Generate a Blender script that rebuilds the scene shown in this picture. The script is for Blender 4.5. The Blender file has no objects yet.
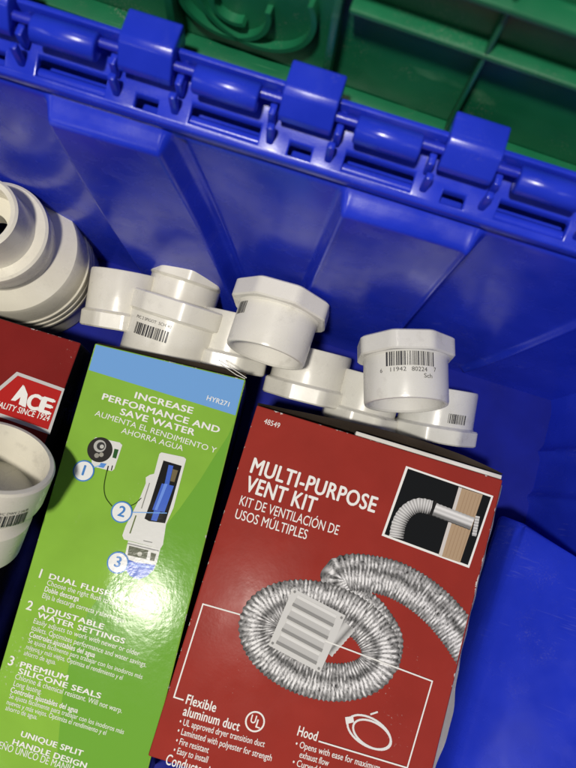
import bpy, bmesh, math, random
from mathutils import Vector, Matrix, noise
random.seed(7)
R = math.radians
S = bpy.context.scene
C = S.collection

# ------------------------------------------------------------------ camera
F = 710.0                      # focal length in photo pixels (576 wide)
TILT, ROLL = R(10), R(17.4)
CAM = Vector((0, 0, 0.645))
VD = Vector((0, math.sin(TILT), -math.cos(TILT)))
UP0 = Vector((0, math.cos(TILT), math.sin(TILT)))
XR = Vector((1, 0, 0))
CR = XR * math.cos(ROLL) + UP0 * math.sin(ROLL)
CU = UP0 * math.cos(ROLL) - XR * math.sin(ROLL)
cd = bpy.data.cameras.new('camera')
cam = bpy.data.objects.new('camera', cd)
C.objects.link(cam)
m3 = Matrix((CR, CU, -VD)).transposed()
cam.matrix_world = Matrix.Translation(CAM) @ m3.to_4x4()
cd.sensor_fit = 'HORIZONTAL'
cd.sensor_width = 36
cd.lens = F / 576 * 36
cd.clip_start = 0.01
cd.clip_end = 50
cd.dof.use_dof = True
cd.dof.focus_distance = 0.55
cd.dof.aperture_fstop = 10
S.camera = cam

# ------------------------------------------------------------------ light
w = bpy.data.worlds.new('World')
S.world = w
w.use_nodes = True
bg = w.node_tree.nodes['Background']
bg.inputs[0].default_value = (0.75, 0.85, 1.0, 1)
bg.inputs[1].default_value = 0.035


def lamp(name, loc, target, sx, sy, power, col):
    l = bpy.data.lights.new(name, 'AREA')
    l.shape = 'RECTANGLE'
    l.size, l.size_y = sx, sy
    l.energy = power
    l.color = col
    o = bpy.data.objects.new(name, l)
    C.objects.link(o)
    o.location = loc
    o.rotation_euler = (Vector(target) - Vector(loc)).to_track_quat('-Z', 'Y').to_euler()
    return o


lamp('ceiling_or_fill_lamp', (-0.295, -0.50, 2.6), (0, 0, 0.1), 0.20, 0.15, 60, (1.0, 0.945, 0.85))
lamp('ceiling_or_fill_lamp', (1.9, -1.6, 2.9), (0.1, 0, 0.1), 0.9, 0.3, 5, (0.93, 0.96, 1.0))
lamp('ceiling_or_fill_lamp', (-1.3, -2.4, 2.6), (0, 0.2, 0.2), 1.2, 0.3, 6, (1.0, 0.96, 0.9))
lamp('ceiling_or_fill_lamp', (-2.3, -1.0, 1.9), (0.1, 0, 0.1), 1.0, 0.4, 5, (0.97, 0.97, 1.0))  # added low lamp at left, fills the right wall, grip pocket and fittings
lamp('ceiling_or_fill_lamp', (0.5, 1.7, 2.7), (0, 0.1, 0.2), 1.2, 0.3, 9, (0.95, 0.97, 1.0))
S.view_settings.view_transform = 'Standard'
S.view_settings.look = 'None'
S.view_settings.exposure = 0
S.view_settings.gamma = 1


# ------------------------------------------------------------------ helpers
def ray(px, py):
    return (CR * ((px - 288) / F) + CU * ((384 - py) / F) + VD).normalized()


def at(px, py, z):
    d = ray(px, py)
    return CAM + d * ((z - CAM.z) / d.z)


def img_dir(dx, dy, toward=0.0):
    v = CR * dx - CU * dy
    return (v.normalized() * math.sqrt(max(0, 1 - toward * toward)) - VD * toward).normalized()


def lin(c):
    return tuple((x / 12.92 if x <= 0.04045 else ((x + 0.055) / 1.055) ** 2.4) for x in c)


def rgb(r, g, b):
    return lin((r / 255, g / 255, b / 255))


def link(name, me, mats, parent=None):
    o = bpy.data.objects.new(name, me)
    C.objects.link(o)
    for m in (mats if isinstance(mats, (list, tuple)) else [mats]):
        me.materials.append(m)
    if parent:
        o.parent = parent
    return o


def from_bm(name, bm, mats, parent=None, smooth=None):
    me = bpy.data.meshes.new(name)
    bm.normal_update()
    bm.to_mesh(me)
    bm.free()
    if smooth is not None:
        for p in me.polygons:
            p.use_smooth = True
        me.set_sharp_from_angle(angle=R(smooth))
    return link(name, me, mats, parent)


def tag(o, label, cat, group=None, kind=None):
    if label:
        o['label'] = label
    if cat:
        o['category'] = cat
    if group:
        o['group'] = group
    if kind:
        o['kind'] = kind
    return o


def empty(name, mw):
    o = bpy.data.objects.new(name, None)
    o.empty_display_size = 0.02
    C.objects.link(o)
    o.matrix_world = mw
    return o


def frame(origin, z, xhint):
    z = z.normalized()
    x = (xhint - z * xhint.dot(z)).normalized()
    y = z.cross(x)
    m = Matrix((x, y, z)).transposed().to_4x4()
    return Matrix.Translation(origin) @ m


def box_bm(bm, lo, hi, bevel=0.0, seg=2, mat=0):
    r = bmesh.ops.create_cube(bm, size=1)
    vs = r['verts']
    for v in vs:
        v.co = Vector([lo[i] + (v.co[i] + 0.5) * (hi[i] - lo[i]) for i in range(3)])
    if bevel:
        es = list({e for v in vs for e in v.link_edges})
        bmesh.ops.bevel(bm, geom=es, offset=bevel, segments=seg, affect='EDGES', profile=0.5)
    return bm


def tube_bm(bm, pts, rad, n=12, caps=True):
    rings = []
    k = len(pts)
    for i, p in enumerate(pts):
        t = (Vector(pts[min(i + 1, k - 1)]) - Vector(pts[max(i - 1, 0)])).normalized()
        a = t.cross(Vector((0, 0, 1)))
        if a.length < 1e-4:
            a = t.cross(Vector((1, 0, 0)))
        a.normalize()
        b = t.cross(a)
        r = rad[i] if isinstance(rad, (list, tuple)) else rad
        rings.append([bm.verts.new(Vector(p) + (a * math.cos(q) + b * math.sin(q)) * r)
                      for q in [2 * math.pi * j / n for j in range(n)]])
    for i in range(k - 1):
        for j in range(n):
            bm.faces.new((rings[i][j], rings[i][(j + 1) % n], rings[i + 1][(j + 1) % n], rings[i + 1][j]))
    if caps:
        bm.faces.new(rings[0][::-1])
        bm.faces.new(rings[-1])
    bmesh.ops.recalc_face_normals(bm, faces=bm.faces)
    return bm


def lathe_bm(prof, n=64):
    """closed profile of (r, z, octagon amount)"""
    bm = bmesh.new()
    rings = []
    for r, z, oc in prof:
        ring = []
        for j in range(n):
            a = 2 * math.pi * j / n
            k = 1.0
            if oc:
                s = math.pi / 4
                b = (a + s / 2) % s - s / 2
                k = min(1.0 / math.cos(b), 1.065)
            rr = r * (1 + (k - 1) * oc)
            ring.append(bm.verts.new((rr * math.cos(a), rr * math.sin(a), z)))
        rings.append(ring)
    m = len(prof)
    for i in range(m):
        A, B = rings[i], rings[(i + 1) % m]
        for j in range(n):
            bm.faces.new((A[j], A[(j + 1) % n], B[(j + 1) % n], B[j]))
    bmesh.ops.recalc_face_normals(bm, faces=bm.faces)
    return bm


# ------------------------------------------------------------------ materials
def mat(name):
    m = bpy.data.materials.new(name)
    m.use_nodes = True
    nt = m.node_tree
    return m, nt, nt.nodes['Principled BSDF']


def nd(nt, typ, **kw):
    n = nt.nodes.new(typ)
    for k, v in kw.items():
        setattr(n, k, v)
    return n


def wire(nt, a, b):
    nt.links.new(a, b)


def noise_node(nt, scale, detail=3, vec=None, rough=0.5):
    t = nd(nt, 'ShaderNodeTexNoise')
    t.inputs['Scale'].default_value = scale
    t.inputs['Detail'].default_value = detail
    t.inputs['Roughness'].default_value = rough
    if vec:
        wire(nt, vec, t.inputs['Vector'])
    return t


def ramp(nt, fac, stops):
    r = nd(nt, 'ShaderNodeValToRGB')
    e = r.color_ramp.elements
    while len(e) < len(stops):
        e.new(0.5)
    for i, (p, c) in enumerate(stops):
        e[i].position = p
        e[i].color = (*c, 1) if len(c) == 3 else c
    wire(nt, fac, r.inputs[0])
    return r


def bump(nt, h, strength, dist, normal=None):
    b = nd(nt, 'ShaderNodeBump')
    b.inputs['Strength'].default_value = strength
    b.inputs['Distance'].default_value = dist
    wire(nt, h, b.inputs['Height'])
    if normal:
        wire(nt, normal, b.inputs['Normal'])
    return b


def plastic(name, c1, c2, r0, r1, sss=0.0, dust=0.0, fine=0.25, spec=0.5, scratch=0.0, grime=0.0):
    m, nt, b = mat(name)
    b.inputs['Specular IOR Level'].default_value = spec
    pos = nd(nt, 'ShaderNodeNewGeometry').outputs['Position']
    n1 = noise_node(nt, 22, 4, pos)
    col = ramp(nt, n1.outputs[0], [(0.35, c1), (0.7, c2)])
    out = col.outputs[0]
    if dust:
        n4 = noise_node(nt, 900, 2, pos)
        n5 = noise_node(nt, 30, 3, pos)
        mm = nd(nt, 'ShaderNodeMath', operation='MULTIPLY')
        wire(nt, n4.outputs[0], mm.inputs[0])
        wire(nt, n5.outputs[0], mm.inputs[1])
        dr = ramp(nt, mm.outputs[0], [(0.36, (0, 0, 0)), (0.48, (dust, dust, dust))])
        mx = nd(nt, 'ShaderNodeMix', data_type='RGBA')
        wire(nt, dr.outputs[0], mx.inputs[0])
        wire(nt, out, mx.inputs[6])
        mx.inputs[7].default_value = (0.42, 0.4, 0.36, 1)
        out = mx.outputs[2]
    if scratch:
        for k, (rz, sc) in enumerate(((0.5, (14, 640, 60)), (-0.7, (10, 520, 90)), (1.9, (18, 700, 40)))):
            mp = nd(nt, 'ShaderNodeMapping')
            mp.inputs['Rotation'].default_value = (0.3 * k, 0.5 * k, rz)
            mp.inputs['Scale'].default_value = sc
            wire(nt, pos, mp.inputs['Vector'])
            n7 = noise_node(nt, 1.0, 2, mp.outputs[0])
            n8 = noise_node(nt, 17 + 5 * k, 3, pos)
            mm = nd(nt, 'ShaderNodeMath', operation='MULTIPLY')
            wire(nt, n7.outputs[0], mm.inputs[0])
            wire(nt, n8.outputs[0], mm.inputs[1])
            dr = ramp(nt, mm.outputs[0], [(0.40, (0, 0, 0)), (0.47, (scratch,) * 3)])
            mx = nd(nt, 'ShaderNodeMix', data_type='RGBA')
            wire(nt, dr.outputs[0], mx.inputs[0])
            wire(nt, out, mx.inputs[6])
            mx.inputs[7].default_value = (c1[0] * 4 + 0.12, c1[1] * 2 + 0.13, c1[2] * 0.9 + 0.16, 1)
            out = mx.outputs[2]
    if grime:
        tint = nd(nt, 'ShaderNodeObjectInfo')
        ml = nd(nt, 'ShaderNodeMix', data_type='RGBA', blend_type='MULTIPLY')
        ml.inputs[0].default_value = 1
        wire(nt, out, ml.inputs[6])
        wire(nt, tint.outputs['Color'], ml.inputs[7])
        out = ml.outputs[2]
        n9 = noise_node(nt, 42, 6, pos, 0.72)
        gr = ramp(nt, n9.outputs[0], [(0.58, (0, 0, 0)), (0.80, (grime,) * 3)])
        mx = nd(nt, 'ShaderNodeMix', data_type='RGBA')
        wire(nt, gr.outputs[0], mx.inputs[0])
        wire(nt, out, mx.inputs[6])
        mx.inputs[7].default_value = (0.30, 0.28, 0.235, 1)
        out = mx.outputs[2]
    wire(nt, out, b.inputs['Base Color'])
    n2 = noise_node(nt, 60, 4, pos)
    rr = ramp(nt, n2.outputs[0], [(0.3, (r0,) * 3), (0.75, (r1,) * 3)])
    wire(nt, rr.outputs[0], b.inputs['Roughness'])
    n3 = noise_node(nt, 14, 2, pos)
    n6 = noise_node(nt, 1500, 2, pos)
    b1 = bump(nt, n3.outputs[0], 0.25, 0.004)
    b2 = bump(nt, n6.outputs[0], fine, 0.0003, b1.outputs[0])
    wire(nt, b2.outputs[0], b.inputs['Normal'])
    if sss:
        b.inputs['Subsurface Weight'].default_value = sss
        b.inputs['Subsurface Radius'].default_value = (0.004, 0.0035, 0.003)
        b.inputs['Subsurface Scale'].default_value = 0.6
    return m


M_BLUE = plastic('blue_plastic', (0.012, 0.031, 0.50), (0.020, 0.043, 0.60), 0.17, 0.34, dust=0.08, scratch=0.16, fine=0.1, spec=0.36)
M_BLUE_SHADED = plastic('shaded_blue_plastic', (0.004, 0.009, 0.20), (0.006, 0.013, 0.26), 0.45, 0.7, dust=0.03, spec=0.12)  # tote floor: same blue plastic, with the shade down there put into its colour
M_GREEN = plastic('green_plastic', (0.007, 0.120, 0.052), (0.011, 0.155, 0.066), 0.32, 0.5, dust=0.22, scratch=0.3)
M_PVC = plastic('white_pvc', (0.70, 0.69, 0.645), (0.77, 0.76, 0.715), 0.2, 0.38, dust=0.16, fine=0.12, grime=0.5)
M_STEEL = plastic('dark_rod', (0.012, 0.022, 0.42), (0.016, 0.03, 0.5), 0.25, 0.4)


def gloss_nodes(nt, b, r0=0.09, r1=0.16):
    b.inputs['Specular IOR Level'].default_value = 0.042
    pos = nd(nt, 'ShaderNodeNewGeometry').outputs['Position']
    n1 = noise_node(nt, 16, 2, pos)
    n2 = noise_node(nt, 260, 3, pos)
    n3 = noise_node(nt, 45, 4, pos)
    b1 = bump(nt, n1.outputs[0], 0.055, 0.006)
    b2 = bump(nt, n2.outputs[0], 0.055, 0.0006, b1.outputs[0])
    nm = noise_node(nt, 95, 3, pos, 0.6)
    b3 = bump(nt, nm.outputs[0], 0.07, 0.0012, b2.outputs[0])
    wire(nt, b3.outputs[0], b.inputs['Normal'])
    rr = ramp(nt, n3.outputs[0], [(0.3, (r0,) * 3), (0.75, (r1,) * 3)])
    wire(nt, rr.outputs[0], b.inputs['Roughness'])
    return pos


def carton_mat(name, col, hx, hy, r0=0.16, r1=0.3, wear=0.0016, paper=(0.62, 0.58, 0.52)):
    """printed carton: flat colour, with scuffed paper along the arrises"""
    m, nt, b = mat(name)
    pos = gloss_nodes(nt, b, r0, r1)
    tc = nd(nt, 'ShaderNodeTexCoord').outputs['Object']
    sp = nd(nt, 'ShaderNodeSeparateXYZ')
    wire(nt, tc, sp.inputs[0])

    def edge(sock, h):
        a = nd(nt, 'ShaderNodeMath', operation='ABSOLUTE')
        wire(nt, sock, a.inputs[0])
        s = nd(nt, 'ShaderNodeMath', operation='SUBTRACT')
        s.inputs[0].default_value = h
        wire(nt, a.outputs[0], s.inputs[1])
        return s.outputs[0]
    mn = nd(nt, 'ShaderNodeMath', operation='MINIMUM')
    wire(nt, edge(sp.outputs[0], hx), mn.inputs[0])
    wire(nt, edge(sp.outputs[1], hy), mn.inputs[1])
    n = noise_node(nt, 55, 6, pos, 0.75)
    th = nd(nt, 'ShaderNodeMapRange')
    th.inputs[1].default_value = 0.56
    th.inputs[2].default_value = 0.8
    th.inputs[3].default_value = 0.0
    th.inputs[4].default_value = wear * 2.4
    wire(nt, n.outputs[0], th.inputs[0])
    lt = nd(nt, 'ShaderNodeMath', operation='LESS_THAN')
    wire(nt, mn.outputs[0], lt.inputs[0])
    wire(nt, th.outputs[0], lt.inputs[1])
    # small scratches anywhere
    wv = noise_node(nt, 420, 3, pos, 0.6)
    n2 = noise_node(nt, 12, 2, pos)
    mul = nd(nt, 'ShaderNodeMath', operation='MULTIPLY')
    wire(nt, wv.outputs[0], mul.inputs[0])
    wire(nt, n2.outputs[0], mul.inputs[1])
    sc = ramp(nt, mul.outputs[0], [(0.42, (0, 0, 0)), (0.5, (0.6, 0.6, 0.6))])
    ad = nd(nt, 'ShaderNodeMath', operation='MAXIMUM')
    wire(nt, lt.outputs[0], ad.inputs[0])
    wire(nt, sc.outputs[0], ad.inputs[1])
    n4 = noise_node(nt, 30, 4, pos)
    base = ramp(nt, n4.outputs[0], [(0.3, tuple(c * 0.93 for c in col)), (0.7, tuple(min(1, c * 1.06) for c in col))])
    mx = nd(nt, 'ShaderNodeMix', data_type='RGBA')
    wire(nt, ad.outputs[0], mx.inputs[0])
    wire(nt, base.outputs[0], mx.inputs[6])
    mx.inputs[7].default_value = (*paper, 1)
    wire(nt, mx.outputs[2], b.inputs['Base Color'])
    return m


def print_mat(name, r0=0.09, r1=0.16):
    m, nt, b = mat(name)
    gloss_nodes(nt, b, r0, r1)
    a = nd(nt, 'ShaderNodeVertexColor')
    a.layer_name = 'Col'
    wire(nt, a.outputs[0], b.inputs['Base Color'])
    return m


M_PRINT = print_mat('print_ink')
M_INK = plastic('black_ink', (0.02, 0.02, 0.025), (0.04, 0.04, 0.045), 0.4, 0.6)


def matte(name, c1, c2, r0=0.6, r1=0.85):
    return plastic(name, c1, c2, r0, r1, fine=0.4)


M_BOARD = matte('brown_board', (0.10, 0.075, 0.055), (0.17, 0.13, 0.095))
M_PAPER = matte('white_board', (0.60, 0.58, 0.53), (0.75, 0.73, 0.68))
M_GROUND = matte('concrete', (0.10, 0.10, 0.10), (0.17, 0.165, 0.16))

# ------------------------------------------------------------------ lettering
_tc = {}


def text_mesh(s, bold):
    key = (s, bold)
    if key in _tc:
        return _tc[key]
    cu = bpy.data.curves.new('lettering', 'FONT')
    cu.body = s
    cu.size = 1
    cu.offset = 0
    cu.space_character = 1.0 + 2.2 * bold
    cu.resolution_u = 4
    o = bpy.data.objects.new('lettering', cu)
    C.objects.link(o)
    dg = bpy.context.evaluated_depsgraph_get()
    me = bpy.data.meshes.new_from_object(o.evaluated_get(dg))
    vs = [(v.co.x, v.co.y) for v in me.vertices]
    fs = [tuple(p.vertices) for p in me.polygons]
    bpy.data.objects.remove(o)
    bpy.data.curves.remove(cu)
    bpy.data.meshes.remove(me)
    _tc[key] = (vs, fs)
    return _tc[key]


CAPH = max(v[1] for v in text_mesh('H', 0.0)[0])


class Print:
    """collects flat coloured polygons lying on a carton face (local x, y)"""

    def __init__(self, face, z0):
        self.f, self.z, self.v, self.p, self.c, self.k = face, z0, [], [], [], 0

    def L(self, px, py):
        return self.f(px, py)

    def poly(self, pts, col, lay=0, px=True):
        n = len(self.v)
        self.k += 1
        for q in pts:
            x, y = self.f(*q) if px else q
            self.v.append((x, y, self.z + lay * 0.00012 + (self.k % 11) * 0.000009))
            self.c.append(col)
        ids = list(range(n, n + len(pts)))
        a = sum(self.v[ids[i]][0] * self.v[ids[(i + 1) % len(ids)]][1] - self.v[ids[(i + 1) % len(ids)]][0] * self.v[ids[i]][1] for i in range(len(ids)))
        self.p.append(tuple(ids if a > 0 else ids[::-1]))

    def line(self, pts, wpx, col, lay=0):
        w2 = wpx / 2 / 1290.0
        P = [Vector(self.f(*q)) for q in pts]
        for i in range(len(P) - 1):
            d = (P[i + 1] - P[i]).normalized()
            nrm = Vector((-d.y, d.x)) * w2
            e = d * w2 * 0.9
            self.poly([P[i] - e + nrm, P[i] - e - nrm, P[i + 1] + e - nrm, P[i + 1] + e + nrm], col, lay, px=False)

    def disc(self, c, r, col, lay=0, n=40, r2=None, ax=None):
        cx, cy = self.f(*c)
        r /= 1290.0
        pts = [(cx + r * math.cos(2 * math.pi * i / n), cy + r * math.sin(2 * math.pi * i / n)) for i in range(n)]
        self.poly(pts, col, lay, px=False)

    def text(self, s, a, b, cap, col, bold=0.0, lay=2, italic=0.0):
        A, B = Vector(self.f(*a)), Vector(self.f(*b))
        vs, fs = text_mesh(s, 0.0 if bold == 0 else 0.0001 + bold)
        x0 = min(v[0] for v in vs)
        x1 = max(v[0] for v in vs)
        d = (B - A)
        sx = d.length / (x1 - x0)
        d.normalize()
        u = Vector((-d.y, d.x))
        sy = cap / 1290.0 / CAPH
        if len(s) == 1 and s in '123':
            A = A + d * (d.dot(B - A) / 2 - (x1 - x0) * sy / 2)
            sx = sy
        offs = [(0, 0)] if bold == 0 else [(-bold, 0), (bold, 0), (0, bold * .6), (0, -bold * .6), (-bold * .5, 0), (bold * .5, 0)]
        for k, (ox, oy) in enumerate(offs):
            n = len(self.v)
            for x, y in vs:
                q = A + d * ((x - x0 + italic * y + ox) * sx) + u * ((y + oy) * sy)
                self.v.append((q.x, q.y, self.z + lay * 0.00012 + k * 0.00001))
                self.c.append(col)
            self.p += [tuple(i + n for i in f) for f in fs]

    def ribbon(self, path, hw, fn, lay=0, n=260, m=30, xmax=9):
        """path px points (smooth), half width px, fn(u, v) -> colour; u in px along"""
        P = catmull(path, n)
        n = len(P)
        acc, base = 0.0, len(self.v)
        for i, q in enumerate(P):
            if i:
                acc += (q - P[i - 1]).length
            t = (P[min(i + 1, n - 1)] - P[max(i - 1, 0)]).normalized()
            nn = Vector((-t.y, t.x))
            h = hw(i / (n - 1)) if callable(hw) else hw
            for j in range(m + 1):
                v = -1 + 2 * j / m
                e = q + nn * (v * h * (1 + 0.035 * math.sin(acc * 2 * math.pi / 4.2) * abs(v)))
                x, y = self.f(e.x, e.y)
                self.v.append((min(x, xmax), y, self.z + lay * 0.00012 + 0.00009 * i / n))
                self.c.append(fn(acc, v))
        for i in range(n - 1):
            for j in range(m):
                a = base + i * (m + 1) + j
                self.p.append((a, a + 1, a + m + 2, a + m + 1))

    def build(self, name, parent, material=None):
        me = bpy.data.meshes.new(name)
        me.from_pydata(self.v, [], self.p)
        at_ = me.color_attributes.new('Col', 'FLOAT_COLOR', 'POINT')
        for i, c in enumerate(self.c):
            at_.data[i].color = (*c, 1)
        bm = bmesh.new()
        bm.from_mesh(me)
        for f in bm.faces:
            f.normal_update()
            if f.normal.z < 0:
                f.normal_flip()
        bm.to_mesh(me)
        bm.free()
        return link(name, me, material or M_PRINT, parent)


def catmull(pts, n):
    P = [Vector(p) for p in pts]
    out = []
    k = len(P) - 1
    for i in range(k):
        p0, p1, p2, p3 = P[max(i - 1, 0)], P[i], P[i + 1], P[min(i + 2, k)]
        seg = max(2, int(n / k))
        for j in range(seg):
            t = j / seg
            out.append(0.5 * ((2 * p1) + (p2 - p0) * t + (2 * p0 - 5 * p1 + 4 * p2 - p3) * t * t + (3 * p1 - p0 - 3 * p2 + p3) * t ** 3))
    out.append(P[-1])
    return out


# ================================================================== SETTING
bm = bmesh.new()
bmesh.ops.create_grid(bm, x_segments=1, y_segments=1, size=3)
g = from_bm('floor', bm, M_GROUND)
g.location = (0, 0, -0.012)
tag(g, None, None, kind='structure')

# ================================================================== BLUE TOTE
RIM = 0.30
pin_c = at(310, 108, RIM)
YP = pin_c.y
UNIT = 1.0 / (F / (CAM - pin_c).dot(-VD))     # metres for one photo pixel at the rim


def ax(px, py, z=RIM):                         # x where a pixel's ray meets a height
    return at(px, py, z).x


tote = empty('plastic_tote', Matrix.Translation((0, 0, 0)))
tag(tote, 'open blue plastic tote with hinged rim holding cartons and white pipe fittings', 'tote')

DECK0, DECK1 = YP + 0.010, YP - 0.0205          # hinge ledge, back to front
ZD0, ZD1 = RIM - 0.009, RIM - 0.0255
XL, XRr = -0.50, 0.335
blocks_x = [ax(152, 47), ax(310, 98), ax(472, 152)]
sp = (blocks_x[2] - blocks_x[0]) / 2
blocks_x = [blocks_x[0] + sp * k for k in range(-3, 4)]
barrels_x = [b + sp * 0.5 for b in blocks_x if b + sp * .5 < XRr - .02]

# hinge ledge with slots
bm = bmesh.new()


def deck_z(y):
    t = (DECK0 - y) / (DECK0 - DECK1)
    return ZD0 + (ZD1 - ZD0) * t


xs = {XL, XRr}
holes = []
for b in barrels_x:
    holes.append((b - 0.019, b + 0.021, YP - 0.0165, YP - 0.0070))
for b in blocks_x:
    holes.append((b - 0.006, b + 0.007, YP - 0.0168, YP - 0.0105))
ys = {DECK0, DECK1}
for h in holes:
    xs.update(h[:2])
    ys.update(h[2:])
xs = sorted(x for x in xs if XL <= x <= XRr)
ys = sorted(ys)
gv = {}


def gvert(x, y):
    if (x, y) not in gv:
        gv[(x, y)] = bm.verts.new((x, y, deck_z(y)))
    return gv[(x, y)]


for i in range(len(xs) - 1):
    for j in range(len(ys) - 1):
        cx, cy = (xs[i] + xs[i + 1]) / 2, (ys[j] + ys[j + 1]) / 2
        if any(h[0] < cx < h[1] and h[2] < cy < h[3] for h in holes):
            continue
        bm.faces.new((gvert(xs[i], ys[j]), gvert(xs[i + 1], ys[j]), gvert(xs[i + 1], ys[j + 1]), gvert(xs[i], ys[j + 1])))
ext = bmesh.ops.extrude_face_region(bm, geom=list(bm.faces))
for e in ext['geom']:
    if isinstance(e, bmesh.types.BMVert):
        e.co.z -= 0.006
bmesh.ops.recalc_face_normals(bm, faces=bm.faces)
bmesh.ops.dissolve_limit(bm, angle_limit=0.01, verts=bm.verts, edges=bm.edges)
es = [e for e in bm.edges if len(e.link_faces) == 2 and e.calc_face_angle(0) > 0.8]
bmesh.ops.bevel(bm, geom=es, offset=0.0011, segments=3, affect='EDGES', profile=0.5)
deck = from_bm('hinge_ledge', bm, M_BLUE, tote, 35)

# back rail behind the hinge and dark channel under the slots
bm = bmesh.new()
box_bm(bm, (XL, YP + 0.0058, RIM - 0.022), (XRr, YP + 0.0092, RIM + 0.0035), 0.0012)
for b in blocks_x:
    for s in (-1, 1):
        box_bm(bm, (b + s * 0.0185 - 0.002, YP - 0.008, RIM - 0.016), (b + s * 0.0185 + 0.002, YP + 0.0060, RIM - 0.0035), 0.001)
        box_bm(bm, (b + s * 0.0170 - 0.0022, YP - 0.0150, RIM - 0.024), (b + s * 0.0170 + 0.0022, YP - 0.0105, RIM - 0.0065), 0.0013)
from_bm('rim_rail', bm, M_BLUE, tote, 40)
bm = bmesh.new()
for b in barrels_x:
    tube_bm(bm, [(b - 0.0195, YP - 0.0130, RIM - 0.028), (b + 0.0215, YP - 0.0130, RIM - 0.028)], 0.0035, 12)
box_bm(bm, (XL, YP - 0.0180, RIM - 0.042), (XRr, YP + 0.0055, RIM - 0.036))
from_bm('slot_channel', bm, M_BLUE, tote, 40)

bm = bmesh.new()
tube_bm(bm, [(XL, YP, RIM), (XRr, YP, RIM)], 0.0027, 16)
from_bm('hinge_pin', bm, M_STEEL, tote, 40)
for b in barrels_x:
    bm = bmesh.new()
    yc, zc, rr = YP - 0.0030, RIM - 0.0008, 0.0076
    tube_bm(bm, [(b - 0.0180, yc, zc), (b - 0.0178, yc, zc), (b - 0.0168, yc, zc), (b + 0.0168, yc, zc), (b + 0.0178, yc, zc), (b + 0.0180, yc, zc)],
            [rr - 0.0016, rr - 0.0008, rr, rr, rr - 0.0008, rr - 0.0016], 28)
    from_bm('hinge_barrel', bm, M_BLUE, tote, 50)

# lid hangs open outside; its knuckle blocks grip the pin
lid = bmesh.new()
box_bm(lid, (XL + 0.01, YP + 0.0105, RIM - 0.22), (XRr - 0.01, YP + 0.0130, RIM - 0.024), 0.001)
lid_o = from_bm('lid', lid, M_BLUE, tote, 40)
for b in blocks_x:
    if b > XRr - 0.02:
        continue
    bm = bmesh.new()
    prof = [(YP + 0.0180, RIM - 0.004), (YP + 0.0185, RIM + 0.0085), (YP + 0.0172, RIM + 0.0105), (YP + 0.002, RIM + 0.0105), (YP - 0.0015, RIM + 0.0085),
            (YP - 0.0085, RIM - 0.0015), (YP - 0.0090, RIM - 0.006), (YP - 0.006, RIM - 0.0095), (YP + 0.004, RIM - 0.0098)]
    A = [bm.verts.new((b - 0.0148, y, z)) for y, z in prof]
    B = [bm.verts.new((b + 0.0148, y, z)) for y, z in prof]
    n = len(prof)
    for i in range(n):
        bm.faces.new((A[i], A[(i + 1) % n], B[(i + 1) % n], B[i]))
    bm.faces.new(A)
    bm.faces.new(B)
    bmesh.ops.recalc_face_normals(bm, faces=bm.faces)
    es = [e for e in bm.edges if e.calc_face_angle(0) > 0.3]
    bmesh.ops.bevel(bm, geom=es, offset=0.0011, segments=3, affect='EDGES', profile=0.5)
    from_bm('hinge_knuckle', bm, M_BLUE, lid_o, 50)

# far wall with tapering pressed panels
ZW = ZD1 - 0.003
YW = DECK1 + 0.002
wall_base = at(300, 322, 0.0).y                # far wall meets the floor
taper = (YW - wall_base) / ZW


def xw(px, py):                                # x on the far wall plane for a pixel
    d = ray(px, py)
    # plane: y = wall_base + taper*z
    t = (wall_base + taper * CAM.z - CAM.y) / (d.y - taper * d.z)
    p = CAM + d * t
    return p.x, p.z


def edge_line(a, b):
    (x0, z0), (x1, z1) = xw(*a), xw(*b)
    k = (x1 - x0) / (z1 - z0)
    return lambda z: x0 + (z - z0) * k


e1, e2 = edge_line((44, 88), (105, 192)), edge_line((160, 118), (235, 280))
e3, e4 = edge_line((351, 181), (303, 290)), edge_line((478, 232), (398, 330))
panels = [(e1, e2), (e3, e4),
          (lambda z: e1(z) - 0.19, lambda z: e2(z) - 0.20)]


def sstep(a, b, x):
    t = max(0, min(1, (x - a) / (b - a)))
    return t * t * (3 - 2 * t)


rg0, rg1 = Vector(xw(466, 367)), Vector(xw(590, 316))


def relief(x, z):
    r = 0
    q = Vector((x, z))
    r = 0.30 * math.exp(-((x - e4(z)) / 0.0030) ** 2) - 0.30 * math.exp(-((x - e2(z) - 0.007) / 0.0026) ** 2) + 0.22 * math.exp(-((x - e3(z)) / 0.0028) ** 2)
    t = max(0, min(1, (q - rg0).dot(rg1 - rg0) / (rg1 - rg0).length_squared))
    dd = (q - rg0.lerp(rg1, t)).length
    if dd < 0.02:
        r += 0.35 * math.exp(-(dd / 0.0035) ** 2)
    for a, b in panels:
        A, B = a(z), b(z)
        r += (sstep(A - 0.0035, A + 0.0035, x) * (1 - sstep(B - 0.0035, B + 0.0035, x)))
    return r * (1 - 0.0 * z)


bm = bmesh.new()
NX, NZ = 960, 170
rows = []
for j in range(NZ + 1):
    z = ZW * (1 - j / NZ)
    row = []
    for i in range(NX + 1):
        x = XL + (XRr - XL) * i / NX
        top = sstep(ZW - 0.012, ZW, z)
        rel = relief(x, z) * 0.013 * (1 - sstep(ZW - 0.016, ZW - 0.006, z))
        bulge = 0.0035 * math.sin((ZW - z) / ZW * 3.1) * math.cos(x * 38 + 0.6)
        row.append(bm.verts.new((x, wall_base + taper * z + top * 0.004 - rel - bulge, z)))
    rows.append(row)
for j in range(NZ):
    for i in range(NX):
        bm.faces.new((rows[j][i], rows[j + 1][i], rows[j + 1][i + 1], rows[j][i + 1]))
from_bm('back_wall', bm, M_BLUE, tote, 60)

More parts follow.
